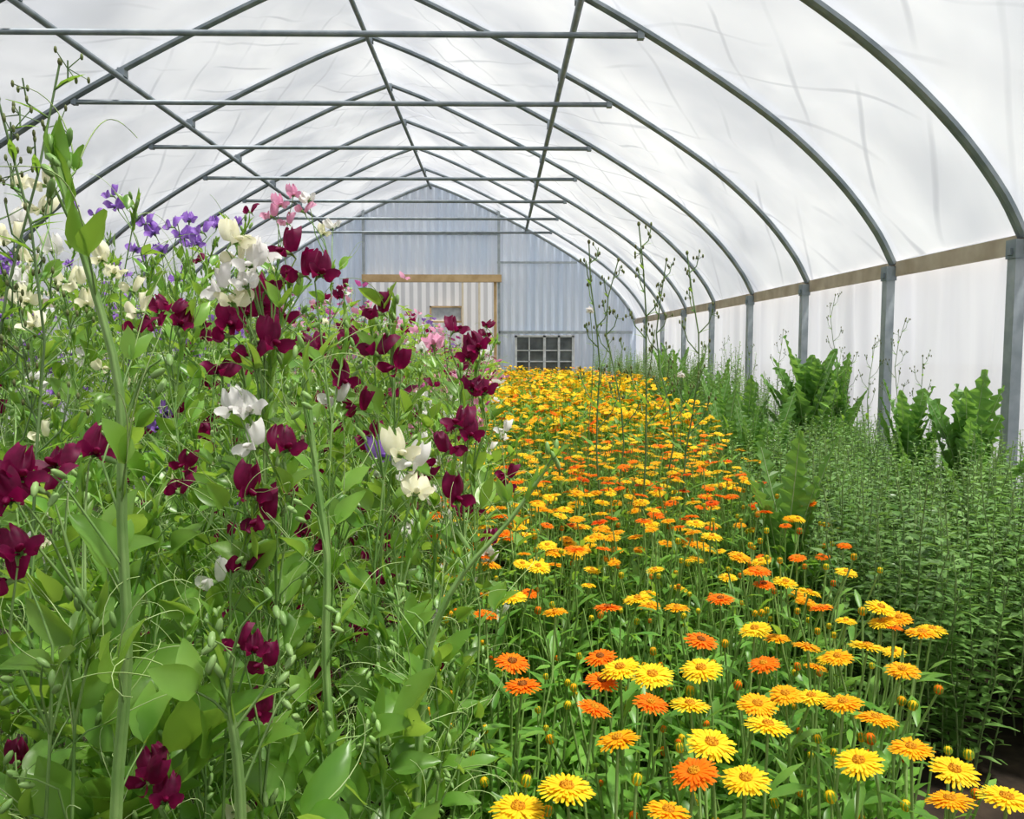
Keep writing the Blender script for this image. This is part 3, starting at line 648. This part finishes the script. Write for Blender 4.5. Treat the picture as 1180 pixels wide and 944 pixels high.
# ---------------------------------------------------------------- right leafy bed
def snap_variant(h=.75, ns=14, rad=.155, L0=.046):
    ms, ml = MB(), MB()
    for k in range(ns):
        a = rr(0, 6.28); r = rad * math.sqrt(R.random()); b = V((math.cos(a) * r * .6, math.sin(a) * r * .6, 0)); hh = h * rr(.68, 1.05); e = V((math.cos(a) * r * 1.15, math.sin(a) * r * 1.15, hh)) + V((rr(-.03, .03), rr(-.03, .03), 0))
        pa = wander(b, e, 6, .02); ms.tube(pa, .0028, .0018, n=4); n = int(hh / .011); an = rr(0, 6)
        for j in range(n):
            t = (j + .5) / n
            if t < .08: continue
            i = t * 6; q = pa[int(i)].lerp(pa[min(6, int(i) + 1)], i % 1); an += 2.4
            L = L0 * rr(.7, 1.25) * (1.0 - .6 * max(0, t - .78) / .22); up = rr(.1, .5) + 1.2 * max(0, t - .7)
            ml.leaf(q, V((math.cos(an), math.sin(an), up)), V((rr(-.3, .3), rr(-.5, .2), 1)), L, L * .40, 2, fold=.25, droop=.25, kind='narrow')
    return ms.mesh('ss', [M['snap_stem']]), ml.mesh('sl', [M['snap_leaf']])
SV = [snap_variant() for _ in range(6)]
def snap(x, y, s, lab, grp):
    root = tag(ob('leafy_bedding_plant', None, loc=(x, y, 0), rot=(0, 0, rr(0, 6.28)), sc=(1.05, 1.05, s)), lab, 'leafy plant', grp)
    a, b = R.choice(SV); ob('stems', a, root); ob('leaves', b, root)
y = 2.1
while y < 7.2:
    x = max(bedR(y) + .2, 1.06)
    while x < 2.75:
        if x < .72 * y + .2:
            snap(x + rr(-.05, .05), y + rr(-.05, .05), rr(.88, 1.10) * (1 if y < 5 else .9), 'dense upright plant with small narrow sage green leaves, not in bloom', 'unflowered leafy plants on the right')
        x += .25 if y < 4.5 else .34
    y += .25 if y < 4.5 else .34
while y < 17.8:
    for x in (2.2, 2.75):
        if x > bedR(y) - .05: snap(x + rr(-.1, .1), y, rr(1.0, 1.6), 'taller green plant growing along the far right side wall', 'green plants along the far right wall')
    y += .5
def lobed(x, y, h, n, lab, wid=.12, grp=None, spread=.55):
    root = tag(ob('lobed_leaf_plant', None, loc=(x, y, 0)), lab, 'leafy plant', grp); ms, ml = MB(), MB()
    ms.tube([V((0, 0, 0)), V((.01, 0, h * .35)), V((0, .01, h * .6))], .014, .008, n=7)
    for k in range(n):
        a = k * 2.4 + rr(-.4, .4); t = k / n; b = V((0, 0, h * (.06 + .52 * t))); L = h * .48 * rr(.65, 1.12); sp_ = spread * rr(.4, 1.3) * (1.2 - .6 * t)
        ml.leaf(b, V((math.cos(a) * sp_, math.sin(a) * sp_, 1.0)), V((-math.cos(a) + rr(-.5, .5), -math.sin(a) - rr(0, .9), .5)), L, wid * rr(.8, 1.25), 20, fold=.3, droop=rr(-.03, .14), kind='lobed', ph=rr(0, 6), rib=1)
    ob('stem', ms.mesh('ls', [M['pea_stem']]), root); ob('leaves', ml.mesh('ll', [M['let_leaf'], M['rib']], False), root)
p = at(930, 402, 6.0); lobed(p.x, p.y, 1.26, 38, 'largest lobed leafy plant before the second wall post', .16, spread=.5)
p = at(970, 402, 6.15); lobed(p.x, p.y, 1.06, 22, 'lobed leafy plant close right of the largest one', .13, spread=.35)
p = at(1050, 402, 4.2); lobed(p.x, p.y, 1.05, 24, 'lobed leafy plant between the two nearest wall posts', .12, spread=.36)
p = at(1120, 402, 3.9); lobed(p.x, p.y, 1.08, 30, 'lobed leafy plant before the nearest right wall post', .13, spread=.48)
p = at(912, 402, 2.5); lobed(p.x, p.y, .88, 24, 'lighter lobed plant at the front of the dark leafy bed', .085, spread=.42)
for i, (px, d, h) in enumerate([(838, 5.4, .85), (862, 6.0, .95), (828, 6.8, .95), (795, 7.8, .9), (775, 8.9, .95), (868, 4.9, .88), (800, 9.5, 1.15), (832, 8.2, 1.05), (895, 5.0, .9), (780, 11, 1.2), (765, 13, 1.25)]):
    p = at(px, 402, d); lobed(p.x, p.y, h, 18, 'small lobed green plant at the right edge of the calendula bed', .10, 'small lobed plants beside the calendulas', .5)
def weed(x, y, h, lab, grp=None, nb=9, top=.45, r=.003, sprd=.13, bs=1.0, flower=None, lean=0):
    root = tag(ob('tall_seedhead_plant', None, loc=(x, y, 0)), lab, 'wild plant', grp); ms, mb_ = MB(), MB(); ml = MB()
    pa = wander(V((0, 0, 0)), V((lean, rr(-.03, .03), h)), 10, .05); ms.tube(pa, r, r * .5, n=5)
    mb_.blob(pa[-1], .006 * bs, .009 * bs)
    for k in range(nb):
        t = 1 - top + top * (k / nb); i = t * 10; q = pa[int(i)].lerp(pa[min(10, int(i) + 1)], i % 1); a = k * 2.4
        L = sprd * (1.15 - .7 * (k / nb)) * rr(.7, 1.1); e = q + V((math.cos(a) * L * .6, math.sin(a) * L * .6, L * 1.0)); m_ = q.lerp(e, .5) + V((math.cos(a) * .01, math.sin(a) * .01, -.008))
        ms.tube([q, m_, e], r * .5, r * .35, n=4)
        for j in range(4):
            f = e + V((rr(-.02, .02), rr(-.02, .02), rr(-.03, .02))); ms.tube([m_.lerp(e, .6), f], r * .3, r * .22, n=3); mb_.blob(f, .0038 * bs, .008 * bs)
        ml.leaf(q, V((math.cos(a), math.sin(a), .6)), V((0, 0, 1)), .05, .01, 3)
    for k in range(6):
        q = pa[1 + k]; a = k * 2.1; ml.leaf(q, V((math.cos(a), math.sin(a), .7)), V((0, 0, 1)), .12, .025, 5, kind='lobed')
    ob('stem', ms.mesh('ws', [M['weed_stem']]), root); ob('buds', mb_.mesh('wb', [M[flower or 'weed_bud']]), root); ob('leaves', ml.mesh('wl', [M['cal_leaf']]), root)
for px, py, d, lab in [(740, 262, 2.9, 'tallest dark stemmed seedhead plant rising from the calendulas'), (690, 280, 3.0, 'leftmost tall seedhead plant rising from the calendulas'), (798, 290, 3.0, 'rightmost tall seedhead plant rising from the calendulas'),
                       (712, 300, 3.3, 'slim seedhead stem just right of the leftmost one'), (770, 300, 3.4, 'slim seedhead stem between the tallest and the rightmost')]:
    p = at(px, py, d); weed(p.x, p.y, p.z, lab, nb=9, r=.0045, bs=1.0)
p = at(22, 50, 1.05); weed(p.x, p.y, p.z, 'dark budded wild plant reaching up at the top left corner', nb=14, top=.35, bs=.6, sprd=.08, r=.003)
p = at(8, 110, 1.0); weed(p.x, p.y, p.z, 'shorter budded wild plant cut by the left photo edge', nb=12, top=.3, bs=.6, sprd=.07, r=.003)
for px, py, d in [(965, 340, 5.2), (1040, 370, 4.6), (1010, 390, 4.8), (900, 380, 6.5), (985, 410, 5.4), (860, 400, 7), (1062, 410, 4.3), (835, 390, 8)]:
    p = at(px, py, d); weed(p.x, p.y, p.z, 'thin pale stemmed weed standing before the right side wall', 'thin weeds before the right wall', nb=9, r=.003, bs=.8)
for px, py, d, lab in [(680, 358, 3.4, 'thin stem with a round white flower head left of the tall seedheads'), (785, 432, 3.6, 'short stem with round white flower heads right of the tall seedheads')]:
    p = at(px, py, d); root = tag(ob('white_flower_stem', None, loc=(p.x, p.y, 0)), lab, 'wild flower'); ms = MB(); ms.tube(wander(V((0, 0, 0)), V((0, 0, p.z)), 8, .02)[:-1] + [V((0, 0, p.z))], .0025, .0015, n=4); ob('stem', ms.mesh('wf', [M['weed_stem']]), root)
    mb = MB()
    for k in range(60):
        a = rr(0, 6.28); zz = rr(-.6, 1); dd = V((math.cos(a) * math.sqrt(1 - zz * zz), math.sin(a) * math.sqrt(1 - zz * zz), zz)); mb.leaf(V((0, 0, p.z)), dd, V((rr(-1, 1), rr(-1, 1), 1)), .022, .008, 2)
    ob('flower_head', mb.mesh('wfh', [M['p_white']]), root)
# ---------------------------------------------------------------- light
w = bpy.data.worlds.new('w'); bpy.context.scene.world = w; w.use_nodes = True
bg = w.node_tree.nodes['Background']; bg.inputs['Color'].default_value = (.93, .96, 1, 1); bg.inputs['Strength'].default_value = .68
s = bpy.data.lights.new('sun', 'SUN'); s.energy = 8.8; s.angle = math.radians(6); s.color = (1, .97, .92)
so = bpy.data.objects.new('sun', s); C.objects.link(so); so.rotation_euler = (math.radians(6), math.radians(18), 0)
sc = bpy.context.scene; sc.view_settings.view_transform = 'Standard'; sc.view_settings.exposure = 0.0
try: sc.view_settings.look = 'Medium High Contrast'
except Exception as e: print('look', e)
print('objects', len(bpy.data.objects), sc.view_settings.look)
